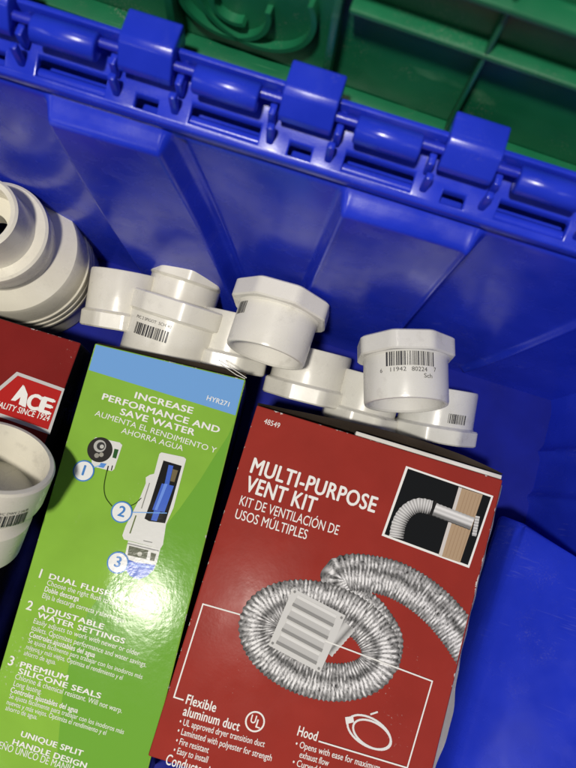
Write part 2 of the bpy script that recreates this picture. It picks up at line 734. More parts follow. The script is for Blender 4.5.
# right-hand wall with a pressed-in hand grip pocket
xb = 0.243
xt = xb + 0.055
Y0 = -0.36
bm = bmesh.new()
rows = []
yy1 = YW + 0.005
for j in range(61):
    z = RIM * (1 - j / 60)
    row = []
    for i in range(161):
        y = Y0 + (yy1 - Y0) * i / 160
        x = xb + (xt - xb) * z / RIM
        rr = 0
        for c, wd in ((wall_base - 0.050, 0.004), (wall_base - 0.093, 0.004)):
            cc = c - 0.02 * z
            rr = max(rr, math.exp(-((y - cc) / wd) ** 2))
        cor = max(0, 1 - (yy1 - y) / 0.035)
        x -= 0.004 * rr + 0.016 * cor * cor + 0.003 * math.sin(z * 14) * math.sin(y * 22)
        row.append(bm.verts.new((x, y, z)))
    rows.append(row)
for j in range(60):
    for i in range(160):
        bm.faces.new((rows[j][i], rows[j][i + 1], rows[j + 1][i + 1], rows[j + 1][i]))
from_bm('side_wall', bm, M_BLUE, tote, 60)

far = [at(500, 519, 0.002), at(500, 513, 0.050), at(521, 521, 0.090), at(575, 551, 0.120), at(650, 610, 0.152)]
near = [at(416, 768, 0.002), at(417, 768, 0.050), at(452, 768, 0.090), at(520, 768, 0.120), at(610, 768, 0.152)]
near = [b + (b - a) * ((Y0 - b.y) / (b.y - a.y)) for a, b in zip(far, near)]
for L_ in (far, near):
    L_.append(Vector((xt + 0.03, L_[-1].y, 0.154)))
    L_.append(Vector((xt + 0.03, L_[-1].y, 0.002)))
bm = bmesh.new()
A = [bm.verts.new((p.x, p.y, z)) for p, z in zip(far, (.002, .05, .09, .12, .152, .154, .002))]
B = [bm.verts.new((p.x, p.y, z)) for p, z in zip(near, (.002, .05, .09, .12, .152, .154, .002))]
n = len(A)
for i in range(n):
    bm.faces.new((A[i], A[(i + 1) % n], B[(i + 1) % n], B[i]))
bm.faces.new(A)
bm.faces.new(B)
bmesh.ops.triangulate(bm, faces=[f for f in bm.faces if len(f.verts) == 4])
bmesh.ops.recalc_face_normals(bm, faces=bm.faces)
es = [e for e in bm.edges if len(e.link_faces) == 2 and e.calc_face_angle(0) > 0.12]
bmesh.ops.bevel(bm, geom=es, offset=0.006, segments=6, affect='EDGES', profile=0.5, clamp_overlap=True)
from_bm('grip_pocket', bm, M_BLUE, tote, 60)

bm = bmesh.new()
box_bm(bm, (XL - 0.06, Y0 - 0.06, -0.004), (xb + 0.02, wall_base + 0.02, 0.0), 0)
from_bm('base', bm, M_BLUE_SHADED, tote)
bm = bmesh.new()
for (a, b) in (((-0.50, Y0), (-0.53, YP)),):
    vs = [bm.verts.new(q) for q in ((-0.47, Y0, 0), (-0.47, YW, 0), (-0.52, YW, RIM), (-0.52, Y0, RIM))]
    bm.faces.new(vs)
bmesh.ops.solidify(bm, geom=list(bm.faces), thickness=0.003)
from_bm('side_wall', bm, M_BLUE, tote)
bm = bmesh.new()
vs = [bm.verts.new(q) for q in ((-0.50, Y0, 0), (-0.50, Y0 - 0.05, RIM), (xt, Y0 - 0.05, RIM), (xt, Y0, 0))]
bm.faces.new(vs)
bmesh.ops.solidify(bm, geom=list(bm.faces), thickness=0.003)
from_bm('front_wall', bm, M_BLUE, tote)

# ================================================================== GREEN TOTE
def at_y(px, py, y0, x0=0.0, k=0.0):
    d = ray(px, py)
    t = (y0 - k * x0 - CAM.y + k * CAM.x) / (d.y - k * d.x)
    return CAM + d * t


YG = YP + 0.033                                 # its side wall stands upright just behind the hinge
gx = Vector((1, -0.03, 0)).normalized()
gtm = frame(Vector((0, YG, 0)), Vector((0, 0, 1)), gx)
gt = empty('plastic_tote', gtm)
tag(gt, 'dark green ribbed plastic tote standing behind the blue hinge', 'tote')
ginv = gtm.inverted()


def gl(px, py):                                 # pixel -> (x, z) on the green side wall
    p = ginv @ at_y(px, py, YG, 0.0, gx.y / gx.x)
    return Vector((p.x, p.z))


z_r0 = gl(452, 122).y
z_r1 = gl(420, 14).y
bm = bmesh.new()
box_bm(bm, (-0.45, 0.0, 0.0), (0.4, 0.004, 0.62), 0)
box_bm(bm, (-0.45, 0.004, 0.0), (-0.446, 0.3, 0.62), 0)
box_bm(bm, (0.396, 0.004, 0.0), (0.4, 0.3, 0.62), 0)
box_bm(bm, (-0.446, 0.30, 0.0), (0.396, 0.304, 0.62), 0)
box_bm(bm, (-0.446, 0.004, 0.0), (0.396, 0.30, 0.004), 0)
from_bm('body', bm, M_GREEN, gt)


def bar(name, lo, hi, bev=0.0009):
    bm = bmesh.new()
    box_bm(bm, lo, hi, bev, 2)
    return from_bm(name, bm, M_GREEN, gt, 40)


bar('rib', (-0.45, -0.0125, z_r0 - 0.0035), (0.4, -0.0002, z_r0))
bar('rib', (gl(352, 10).x, -0.0095, z_r1 - 0.0035), (0.4, -0.0002, z_r1))
bar('rib', (-0.45, -0.0130, gl(560, -2).y - 0.0035), (0.4, -0.0002, gl(560, -2).y))
for px, py, wd, dp in ((333, 50, 0.0042, 0.0115), (470, 80, 0.0024, 0.0090), (180, 15, 0.0050, 0.0115), (640, 120, 0.0024, 0.0090)):
    x = gl(px, py).x
    bar('rib', (x - wd / 2, -dp, z_r0 - 0.06), (x + wd / 2, -0.0002, 0.56))
bar('rib', (-0.45, -0.010, z_r0 - 0.07), (0.4, -0.0002, z_r0 - 0.0665))


def arc(cx, cy, rx, a0, a1, wd, dp):
    """raised strip standing off the side wall; radius given by a pixel width"""
    bm = bmesh.new()
    N = 80
    prev = None
    c = gl(cx, cy)
    r0 = (gl(cx + rx * 0.954, cy + rx * 0.3) - c).length
    for i in range(N + 1):
        a = R(a0 + (a1 - a0) * i / N)
        q = []
        for k, yy in ((-0.55, -0.0002), (-0.5, -dp), (0.5, -dp), (0.55, -0.0002)):
            q.append(bm.verts.new((c.x + (r0 + k * wd) * math.cos(a), yy, c.y + (r0 + k * wd) * math.sin(a))))
        if prev:
            for k in range(3):
                bm.faces.new((prev[k], prev[k + 1], q[k + 1], q[k]))
        else:
            bm.faces.new(q)
        prev = q
    bm.faces.new(prev)
    bmesh.ops.recalc_face_normals(bm, faces=bm.faces)
    from_bm('raised_ring', bm, M_GREEN, gt, 40)


arc(258, -2, 62, 170, 385, 0.0028, 0.0055)
arc(226, -4, 48, 160, 372, 0.0028, 0.0055)
arc(236, 0, 22, 150, 300, 0.0028, 0.0055)

# ================================================================== CARTONS
def carton(name, tl, tr, H, length, zbot=0.0, shift=(0, 0)):
    """box lying face-up: top-left / top-right corner pixels of its face, thickness, length"""
    a, b = at(*tl, H), at(*tr, H)
    xdir = (b - a)
    xdir.z = 0
    Wd = xdir.length
    xdir.normalize()
    ydir = Vector((-xdir.y, xdir.x, 0))
    c = (a + b) / 2 - ydir * length / 2
    c.z = zbot
    mw = frame(c, Vector((0, 0, 1)), xdir)
    o = empty(name, mw)
    inv = mw.inverted()

    def face(px, py):
        q = inv @ at(px, py, H)
        return (q.x, q.y)
    return o, Wd / 2, length / 2, H - zbot, face


def carton_body(root, hx, hy, h, top_m, side_m, name='carton', bev=0.0012):
    bm = bmesh.new()
    box_bm(bm, (-hx, -hy, 0), (hx, hy, h), bev, 3)
    bm.normal_update()
    for f in bm.faces:
        f.material_index = 0 if f.normal.z > 0.4 else 1
    return from_bm(name, bm, [top_m, side_m], root, 45)


def side_mat(name, col, r0=0.15, r1=0.3):
    m, nt, b = mat(name)
    pos = gloss_nodes(nt, b, r0, r1)
    n = noise_node(nt, 60, 5, pos)
    c = ramp(nt, n.outputs[0], [(0.35, tuple(x * 0.85 for x in col)), (0.72, tuple(x * 1.15 for x in col))])
    wire(nt, c.outputs[0], b.inputs['Base Color'])
    return m


WHITE = (0.80, 0.79, 0.75)
M_SIDE_BLACK = side_mat('black_print', (0.012, 0.012, 0.014))
M_SIDE_RED = side_mat('red_print', (0.16, 0.012, 0.012))

# ---------------------------------------------------------------- vent kit carton
HR = 0.102
vk, hx, hy, h, fv = carton('product_box', (257, 405), (503, 480), HR, 0.262)
tag(vk, 'red vent kit carton with silver coiled duct picture, at right of the green carton', 'box')
RED = (0.30, 0.034, 0.025)
m_red = carton_mat('red_carton', RED, hx, hy, 0.2, 0.36)
carton_body(vk, hx, hy, h, m_red, M_SIDE_BLACK)
ZF = h + 0.00018
pr = Print(fv, ZF)
pr.text('48549', (263.5, 423.3), (279, 428.3), 5.2, WHITE)
pr.build('model_number', vk)
pr = Print(fv, ZF)
pr.text('MULTI-PURPOSE', (250, 472.2), (374, 512.6), 14.8, WHITE, 0.028)
pr.text('VENT KIT', (244.4, 490.5), (313.5, 513), 14.8, WHITE, 0.028)
pr.build('headline', vk)
pr = Print(fv, ZF)
pr.text('KIT DE VENTILACIÓN DE', (238.9, 504.6), (337.4, 535), 9.2, WHITE, 0.004)
pr.text('USOS MÚLTIPLES', (234.4, 518), (306, 539.4), 9.2, WHITE, 0.004)
pr.build('subtitle', vk)
pr = Print(fv, ZF)
pr.text('Flexible', (185.5, 703.4), (215, 712), 8.4, WHITE, 0.02)
pr.text('aluminum duct', (182.5, 714.9), (238.5, 731), 8.4, WHITE, 0.02)
for s, a, b in (('• UL approved dryer transition duct', (179, 724), (264, 747)),
                ('• Laminated with polyester for strength', (177, 733.2), (271, 760.9)),
                ('• Fire resistant', (175.4, 743), (208, 753)),
                ('• Easy to install', (173, 752.4), (207, 762.6)),
                ('• Opens with ease for maximum', (295, 746.2), (379, 771)),
                ('  exhaust flow', (299, 757), (328, 766)),
                ('• Curved hood keeps out rain', (292, 764.5), (372, 789))):
    pr.text(s, a, b, 5.6, WHITE, 0.008)
pr.text('Conducto de aluminio', (165, 763.8), (245, 788), 9.0, WHITE, 0.012)
pr.text('Hood', (297, 735), (316, 740.8), 8.4, WHITE, 0.02)
pr.build('feature_text', vk)
pr = Print(fv, ZF)
pr.line([(240, 614.5), (203, 604), (174, 697), (183, 699.8)], 1.3, WHITE, 1)
pr.line([(302, 632), (432, 681), (407, 767.5), (319, 741)], 1.3, WHITE, 5)
pr.disc((302, 632), 2.0, WHITE, 5)
pr.build('leader_line', vk)
pr = Print(fv, ZF)
pr.disc((255, 721.5), 9.2, WHITE, 1)
pr.disc((255, 721.5), 7.7, RED, 2)
pr.text('U', (250, 722), (255, 723.5), 7.0, WHITE, 0.02, 3)
pr.text('L', (255.4, 727), (259.5, 728.3), 7.0, WHITE, 0.02, 3)
pr.build('approval_mark', vk)


def foil(u, v):
    w_ = v * 18
    jit = noise.noise(Vector((u * 0.09, w_ * 0.12, 9)))
    ring = math.sin((u + 1.1 * jit) * 2 * math.pi / 3.7 + 0.8 * v * v)
    n = noise.noise(Vector((u * 0.22, w_ * 0.22, 0.3)))
    f = noise.noise(Vector((u * 0.9, w_ * 0.6, 4.3)))
    # silver tube as printed: light ridge off centre, darker flanks, small dark dents between the rings
    prof = 0.20 + 0.34 * math.exp(-((v - 0.30) / 0.34) ** 2) + 0.16 * math.exp(-((v + 0.55) / 0.22) ** 2) - 0.10 * math.exp(-((v + 0.15) / 0.18) ** 2)
    x = prof * (1 + 0.24 * ring + 0.80 * n + 0.80 * f)
    if ring < -0.2 and f + n > 0.25:
        x *= 0.35
    if ring > 0.3 and n > 0.22:
        x += 0.18
    x *= 0.45 + 0.55 * min(1, (1 - abs(v)) * 5 + 0.2)
    x = 0.5 * (max(0.0, x * 1.22) / 0.5) ** 1.08
    x = max(0.02, min(0.86, x))
    return (x, x * 0.985, x * 0.975)


ring = [(238 + 0, 0)]
cxr, cyr = 319, 640.5
ang = R(19)
path = []
for i in range(25):
    a = -2 * math.pi * i / 24 + R(-60)
    ex, ey = 63.5 * math.cos(a), 38.5 * math.sin(a)
    path.append((cxr + ex * math.cos(ang) - ey * math.sin(ang), cyr + ex * math.sin(ang) + ey * math.cos(ang)))
pr = Print(fv, ZF)
pr.ribbon([(384, 668), (388, 640), (372, 614), (354, 600), (341, 588), (339, 577), (351, 572.5), (371, 574), (395, 580), (420, 594), (441, 612), (459, 634), (476, 660)],
          lambda t: 14 + 4.5 * min(1, t * 2.2), foil, 1, 420, xmax=hx - 0.0014)
pr.ribbon(path, lambda t: 19.0, foil, 2, 860)
pr.build('duct_picture', vk)
pr = Print(fv, ZF)
G = lambda v: (v, v * 0.99, v * 0.96)
pr.ribbon([(322, 648), (345, 622)], 13, lambda u, v: G(0.18 + 0.40 * abs(math.sin(v * 4.0 + 0.7))), 3, 20)
q = [(293, 588), (345.5, 615.5), (320, 672.5), (268.5, 645)]
pr.poly(q, G(0.62), 4)


def bil(s, t):
    a = Vector(q[0]).lerp(Vector(q[1]), s)
    b = Vector(q[3]).lerp(Vector(q[2]), s)
    return a.lerp(b, t)


for k in range(4):
    t0, t1 = 0.06 + k * 0.22, 0.06 + k * 0.22 + 0.20
    pr.poly([bil(0.12, t0), bil(0.86, t0), bil(0.88, t1), bil(0.10, t1)], G(0.50), 5)
    pr.poly([bil(0.12, t0), bil(0.86, t0), bil(0.86, t0 + 0.05), bil(0.12, t0 + 0.05)], G(0.70), 6)
    pr.poly([bil(0.10, t1 - 0.055), bil(0.88, t1 - 0.055), bil(0.88, t1), bil(0.10, t1)], G(0.27), 6)
for s, t in ((0.05, 0.04), (0.95, 0.06), (0.95, 0.95), (0.05, 0.94)):
    c = bil(s, t)
    pr.disc(c, 1.3, G(0.25), 6, 12)
pr.build('hood_picture', vk)
pr = Print(fv, ZF)
for rx, ry, dx, dy in ((24, 13.5, 0, 0), (21, 12.0, 3, 2.5)):
    loop = []
    for i in range(40):
        a = 2 * math.pi * i / 36
        ex, ey = rx * math.cos(a), ry * math.sin(a)
        loop.append((369 + dx + ex * math.cos(R(32)) - ey * math.sin(R(32)), 732 + dy + ex * math.sin(R(32)) + ey * math.cos(R(32))))
    pr.line(loop, 1.8, G(0.72), 1)
pr.poly([(345, 717), (353, 716), (354, 722), (346, 724)], G(0.75), 2)
pr.line([(371, 714), (377, 712)], 1.6, G(0.72), 2)
pr.build('clamp_picture', vk)
# inset picture
pr = Print(fv, ZF)
K = lambda x, y: (370 + x * 0.2604, 450 + y * 0.2604)
pr.poly([(406, 466), (493.3, 496), (469, 568), (381.5, 535.5)], WHITE, 1)
pr.poly([(407.8, 468.6), (490.8, 497.2), (467.7, 565), (384.4, 534.2)], (0.012, 0.013, 0.014), 2)
pr.poly([K(340, 142), K(432, 172), K(345, 432), K(262, 404)], (0.42, 0.30, 0.19), 3)
pr.poly([K(340, 142), K(352, 146), K(275, 408), K(262, 404)], (0.60, 0.56, 0.52), 4)
for k in range(5):
    pr.line([K(368 + k * 13, 160 + k * 4), K(290 + k * 13, 405 + k * 4)], 0.5, (0.34, 0.23, 0.14), 4)
pr.ribbon([K(100, 336), K(112, 280), K(140, 236), K(185, 213), K(236, 222)], 7.2,
          lambda u, v: G(max(0.05, 0.5 - 0.2 * v + 0.16 * math.sin(u * 2 * math.pi / 2.6) - 0.25 * v * v)), 4, 180)
pr.ribbon([K(236, 222), K(246, 226)], 7.6, lambda u, v: G(0.02), 5, 6)
pr.ribbon([K(246, 228), K(392, 284)], 6.6, lambda u, v: G(max(0.06, 0.62 - 0.3 * v - 0.45 * v * v + 0.12 * math.sin(v * 9))), 5, 40)
pr.ribbon([K(412, 254), K(398, 330)], 2.2, lambda u, v: G(0.5 + 0.15 * math.sin(u * 2.2)), 6, 60)
pr.build('inset_picture', vk)

# open top flap and raw board edges of the vent kit carton
bm = bmesh.new()
N = 36
prev = None
for i in range(N + 1):
    t = i / N
    x = -hx + 2 * hx * t
    bow = math.sin(math.pi * min(1, t * 0.92 + 0.02)) ** 0.8
    d = 0.0015 + 0.0135 * bow * (0.35 + 0.65 * t)
    q = [bm.verts.new((x, hy + 0.0004, h - 0.035)), bm.verts.new((x, hy + d * 0.6, h - 0.016)),
         bm.verts.new((x, hy + d * 0.95, h - 0.005)), bm.verts.new((x, hy + d, h - 0.0015 - 0.002 * t + 0.0006 * math.sin(t * 40)))]
    if prev:
        for k in range(3):
            bm.faces.new((prev[k], prev[k + 1], q[k + 1], q[k]))
    prev = q
bmesh.ops.solidify(bm, geom=list(bm.faces), thickness=0.0007)
from_bm('top_flap', bm, M_BOARD, vk, 50)
bm = bmesh.new()
box_bm(bm, (-hx * 0.20, hy + 0.0002, h - 0.012), (hx - 0.001, hy + 0.0034, h - 0.0012), 0.0006)
from_bm('board_edge', bm, M_PAPER, vk, 45)
# peeled paper skin down the right side
bm = bmesh.new()
prev = None
for i in range(61):
    t = i / 60
    y = hy - 0.004 - t * (2 * hy - 0.006)
    wd = 0.0012 + 0.0055 * math.exp(-((t - 0.70) / 0.11) ** 2) + 0.0004 * math.sin(t * 60)
    q = [bm.verts.new((hx + 0.0002, y, h - 0.0012)), bm.verts.new((hx + wd, y, h - 0.0018 - wd * 0.5)), bm.verts.new((hx + wd * 1.1, y, h - 0.006 - wd * 2))]
    if prev:
        for k in range(2):
            bm.faces.new((prev[k], q[k], q[k + 1], prev[k + 1]))
    prev = q
bmesh.ops.solidify(bm, geom=list(bm.faces), thickness=0.0004)
from_bm('peeled_skin', bm, M_PAPER, vk, 45)

# ---------------------------------------------------------------- green carton
gk, hx, hy, h, fg = carton('product_box', (95, 343), (246, 379.5), 0.100, 0.32)
tag(gk, 'bright green carton with blue top band and white toilet valve picture', 'box')
GRN = rgb(133, 179, 66)
m_grn = carton_mat('green_carton', GRN, hx, hy, 0.09, 0.16)
carton_body(gk, hx, hy, h, m_grn, M_SIDE_BLACK)
ZF = h + 0.00018
pr = Print(fg, ZF)
xL, xR = -hx + 0.0012, hx - 0.0012
yl, yr = fg(89, 370)[1], fg(238, 416)[1]
pr.poly([(xL, hy - 0.0011), (xL, yl), (xR, yr), (xR, hy - 0.0011)], rgb(112, 160, 214), 0, px=False)
pr.build('top_band', gk)
pr = Print(fg, ZF)
sw = [(xR, fg(236, 424)[1])]
for px, py in ((228, 436), (216, 454), (200, 480), (180, 508), (150, 545), (112, 580), (88, 612), (72, 650), (62, 700), (56, 770)):
    sw.append(fg(px, py))
sw.append((xR, -hy + 0.002))
D2 = tuple(a * b for a, b in zip(GRN, (0.66, 0.82, 0.80)))
# swoosh as a triangle strip to the right edge
for i in range(1, len(sw) - 2):
    a, b = sw[i], sw[i + 1]
    pr.poly([a, b, (xR, b[1]), (xR, a[1])], D2, 0, px=False)
pr.poly([sw[0], sw[1], (xR, sw[1][1])], D2, 0, px=False)
pr.build('swoosh', gk)
T = [('INCREASE', (134.6, 398), (192, 413.8), 6.2, .03), ('PERFORMANCE AND', (102, 399.3), (218.6, 433), 6.2, .03),
     ('SAVE WATER', (120, 414.4), (193.8, 435.6), 6.2, .03)]
pr = Print(fg, ZF)
for s, a, b, c, bo in T:
    pr.text(s, a, b, c, WHITE, bo)
pr.text('AUMENTA EL RENDIMIENTO Y', (94.5, 415.4), (215.5, 453.2), 5.4, WHITE, 0.0)
pr.text('AHORRA AGUA', (121, 432.8), (182.5, 451), 5.4, WHITE, 0.0)
pr.build('headline', gk)
pr = Print(fg, ZF)
pr.text('HYR271', (206.4, 400), (228.5, 406.8), 4.8, WHITE, 0.012)
pr.build('model_number', gk)
B_ = [('1', (37.5, 577), (41.5, 578.2), 8.2, .02), ('DUAL FLUSH HANDLE', (49, 578.3), (157, 610.5), 4.7, .03),
      ('Choose the right flush to save water', (46.7, 584.6), (136, 612), 4.6, 0),
      ('Doble descarga', (44.4, 591), (78.5, 601.2), 4.6, .025),
      ('Elija la descarga correcta y ahorre agua', (42, 597.4), (124, 622.6), 4.6, 0),
      ('2', (25, 608.6), (32, 610.8), 8.2, .02), ('ADJUSTABLE', (38.3, 609.4), (103, 629.2), 4.7, .03),
      ('WATER SETTINGS', (37, 617), (124, 643.6), 4.7, .03),
      ('Easily adjusts to work with newer or older', (33.3, 622.8), (139, 656), 4.6, 0),
      ('toilets. Optimizes performance and water savings.', (31, 629.6), (146, 667.2), 4.6, 0),
      ('Controles ajustables del agua', (29, 636), (94.4, 657.4), 4.6, .025),
      ('Se ajusta fácilmente para trabajar con los inodoros más', (27.8, 642.2), (142, 679), 4.2, 0),
      ('nuevos y más viejos. Optimiza el rendimiento y el', (25.8, 648.4), (122, 679.8), 4.2, 0),
      ('ahorro de agua.', (23.6, 654.6), (55.6, 664.6), 4.2, 0),
      ('3', (6.5, 664), (13.5, 666.2), 8.2, .02), ('PREMIUM', (20, 666.5), (67, 680.4), 4.7, .03),
      ('SILICONE SEALS', (18.3, 673), (100, 698.4), 4.7, .03),
      ('Chlorine & chemical resistant. Will not warp.', (14.8, 678.4), (121.6, 713), 4.6, 0),
      ('Long lasting.', (13.3, 685.4), (41.3, 694), 4.6, 0),
      ('Controles ajustables del agua', (10.3, 691.6), (77.3, 713), 4.6, .025),
      ('Se ajusta fácilmente para trabajar con los inodoros más', (8.9, 697.6), (123.4, 734), 4.2, 0),
      ('nuevos y más viejos. Optimiza el rendimiento y el', (6.5, 703.8), (105.6, 735), 4.2, 0),
      ('ahorro de agua.', (5.3, 709.6), (37, 719.4), 4.2, 0),
      ('UNIQUE SPLIT', (20.7, 736), (82, 756), 4.7, .03), ('HANDLE DESIGN', (12.4, 744), (85.6, 768.2), 4.7, .03),
      ('DISEÑO ÚNICO DE MANIJA', (-12, 744.5), (74, 773), 6.0, 0)]
pr = Print(fg, ZF)
for s, a, b, c, bo in B_:
    pr.text(s, a, b, c, WHITE, bo)
pr.build('feature_text', gk)
# valve picture
K = lambda x, y: (50 + x * 0.2604, 430 + y * 0.2604)
PW = (0.70, 0.70, 0.67)
BL = rgb(72, 104, 196)
DK = (0.016, 0.016, 0.016)
pr = Print(fg, ZF)
pr.poly([K(420, 92), K(428, 86), K(514, 104), K(523, 112), K(474, 300), K(446, 362), K(434, 440), K(424, 456), K(284, 420), K(278, 405), K(290, 370), K(345, 262),
         K(368, 205), K(368, 182), K(384, 172), K(400, 168)], PW, 1)
pr.poly([K(436, 117), K(506, 138), K(472, 262), K(442, 358), K(380, 350), K(363, 340), K(385, 280)], DK, 2)
pr.poly([K(430, 205), K(476, 215), K(440, 316), K(393, 306)], BL, 3)
pr.poly([K(440, 206), K(452, 208), K(412, 308), K(402, 306)], rgb(110, 146, 226), 4)
pr.poly([K(456, 134), K(474, 138), K(457, 212), K(440, 208)], BL, 3)
pr.poly([K(472, 150), K(492, 156), K(478, 200), K(462, 196)], (0.16, 0.13, 0.07), 3)
pr.poly([K(400, 308), K(424, 312), K(410, 350), K(388, 346)], BL, 3)
pr.line([K(382, 205), K(352, 300)], 0.9, (0.25, 0.25, 0.22), 2)
pr.line([K(330, 330), K(308, 395)], 1.2, (0.12, 0.16, 0.05), 2)
pr.line([K(360, 425), K(392, 432)], 0.7, (0.2, 0.2, 0.2), 2)
pr.poly([K(300, 426), K(424, 456), K(412, 505), K(398, 540), K(284, 500)], PW, 1)
pr.poly([K(304, 444), K(378, 462), K(370, 496), K(298, 480)], (0.10, 0.11, 0.07), 2)
pr.poly([K(388, 470), K(408, 476), K(400, 504), K(384, 500)], (0.10, 0.11, 0.07), 2)
pr.disc(K(345, 476), 2.2, (0.5, 0.5, 0.44), 3, 16)
pr.line([K(300, 436), K(416, 464)], 1.0, (0.25, 0.25, 0.25), 2)
pr.poly([K(286, 492), K(330, 508), K(404, 518), K(396, 538), K(372, 562), K(340, 574), K(306, 560), K(288, 530)], BL, 2)
pr.poly([K(288, 500), K(330, 515), K(402, 525), K(400, 532), K(330, 523), K(288, 509)], rgb(120, 150, 226), 3)
pr.build('valve_picture', gk)
pr = Print(fg, ZF)
pr.poly([K(165, 38), K(176, 28), K(268, 48), K(278, 58), K(247, 150), K(238, 158), K(172, 142), K(160, 128)], PW, 1)
pr.disc(K(192, 76), 12.2, (0.035, 0.033, 0.03), 2)
pr.disc(K(192, 62), 6.0, (0.45, 0.45, 0.42), 3, 24)
pr.disc(K(196, 62), 4.0, (0.05, 0.05, 0.05), 4, 24)
pr.disc(K(200, 64), 2.0, (0.5, 0.5, 0.46), 5, 16)
pr.disc(K(180, 98), 2.4, (0.30, 0.29, 0.25), 3, 16)
pr.disc(K(198, 95), 2.2, (0.34, 0.33, 0.28), 3, 16)
pr.poly([K(248, 72), K(264, 76), K(254, 110), K(240, 106)], (0.03, 0.10, 0.03), 2)
pr.poly([K(196, 126), K(218, 130), K(206, 146), K(186, 142)], rgb(90, 140, 210), 2)
pr.line([K(224, 140), K(220, 156)], 1.2, DK, 2)
pr.line([K(240, 138), K(236, 154)], 1.0, DK, 2)
pr.line([(q.x, q.y) for q in catmull([K(218, 160), K(208, 215), K(214, 258), K(238, 292)], 24)], 0.9, (0.03, 0.06, 0.01), 1)
pr.line([(q.x, q.y) for q in catmull([K(306, 292), K(328, 282), K(350, 262)], 12)], 0.9, (0.03, 0.06, 0.01), 1)
pr.build('button_picture', gk)
pr = Print(fg, ZF)
LB = rgb(74, 130, 196)
for s_, (x, y), ln in (('1', (130, 157), (195, 135)), ('2', (276, 315), (448, 319)), ('3', (261, 509), None)):
    pr = Print(fg, ZF)
    if ln:
        pr.line([K(x, y), K(*ln)], 0.8, rgb(120, 170, 230), 4)
    pr.disc(K(x, y), 10.3, LB, 5)
    pr.disc(K(x, y), 9.0, (0.78, 0.79, 0.78), 6)
    cx, cy = K(x, y)
    wd = 1.5 if s_ == '1' else 3.2
    pr.text(s_, (cx - wd - 1.2, cy + 4.2 - wd * .28), (cx + wd - 1.2, cy + 4.2 + wd * 0.28), 9.6, LB, 0.03, 7)
    pr.build('number_badge', gk)
# thin tuck flap of the green carton
bm = bmesh.new()
prev = None
for i in range(31):
    t = i / 30
    x = -hx + 0.001 + (2 * hx - 0.002) * t
    d = 0.001 + 0.0050 * t * (1.15 - 0.3 * t)
    q = [bm.verts.new((x, hy + 0.0003, h - 0.03)), bm.verts.new((x, hy + d * 0.7, h - 0.010)), bm.verts.new((x, hy + d, h - 0.002 + 0.001 * math.sin(t * 3)))]
    if prev:
        for k in range(2):
            bm.faces.new((prev[k], prev[k + 1], q[k + 1], q[k]))
    prev = q
bmesh.ops.solidify(bm, geom=list(bm.faces), thickness=0.0006)
from_bm('top_flap', bm, M_BOARD, gk, 50)
bm = bmesh.new()
a, b = gk.matrix_world.inverted() @ at(217, 365, h), gk.matrix_world.inverted() @ at(246, 380, h)
tube_bm(bm, [(b.x, hy + 0.0015, h - 0.001), ((a.x + b.x) / 2, hy + 0.006, h - 0.001), (a.x, hy + 0.0105, h - 0.002), (a.x + 0.0025, hy + 0.0075, h - 0.002),
             ((a.x + b.x) / 2 + 0.004, hy + 0.002, h - 0.001), (b.x - 0.001, hy + 0.0005, h - 0.001)], 0.00035, 6)
from_bm('flap_tab', bm, M_PAPER, gk, 50)

# ---------------------------------------------------------------- second vent kit carton (left)
b0, e0 = at(81, 343, 0.100), at(13, 531, 0.100)
xd = (b0 - e0)
xd = Vector((xd.y, -xd.x, 0)).normalized()
far = b0 - xd * 0.19
v = far - CAM
tlp = (288 + F * v.dot(CR) / v.dot(VD), 384 - F * v.dot(CU) / v.dot(VD))
ak, hx, hy, h, fa = carton('product_box', tlp, (81, 343), 0.100, 0.31)
tag(ak, 'red carton with white lettered badge at left, partly hidden by a white fitting', 'box')
m_red2 = carton_mat('dark_red_carton', (0.20, 0.018, 0.016), hx, hy, 0.2, 0.36)
carton_body(ak, hx, hy, h, m_red2, M_SIDE_BLACK)
ZF = h + 0.00018
K = lambda x, y: (x * 0.3252, 310 + y * 0.3252)
SIL = (0.52, 0.51, 0.50)
BR = (0.42, 0.022, 0.020)
pr = Print(fa, ZF)
outer = [K(55, 191), K(200, 243), K(197, 262), K(163, 366), K(155, 382), K(0, 326), K(-120, 283), K(-85, 180 - 40)]
pr.poly([K(52, 190), K(199, 242), K(153, 383), K(-130, 283), K(-95, 250), K(-40, 250), K(-10, 243)], SIL, 0)
pr.poly([K(55, 202), K(190, 250), K(148, 368), K(-125, 274), K(-90, 258), K(-36, 258), K(-4, 252)], BR, 1)
pr.build('badge', ak)
pr = Print(fa, ZF)
pr.poly([K(72, 230), K(84, 262), K(73, 297), K(58, 290), K(64, 268), K(48, 280), K(34, 278)], WHITE, 3)
pr.poly([K(75, 232), K(86, 260), K(80, 300), K(68, 296), K(70, 262)], WHITE, 4)
pr.text('C', K(80, 299), K(114, 309.5), 14.5, WHITE, 0.06, 3)
pr.text('E', K(120, 311), K(152, 321), 14.5, WHITE, 0.06, 3)
pr.text('QUALITY SINCE 1924', K(-34, 291), K(149, 342), 5.8, WHITE, 0.02, 3, 0.15)
pr.build('badge_lettering', ak)
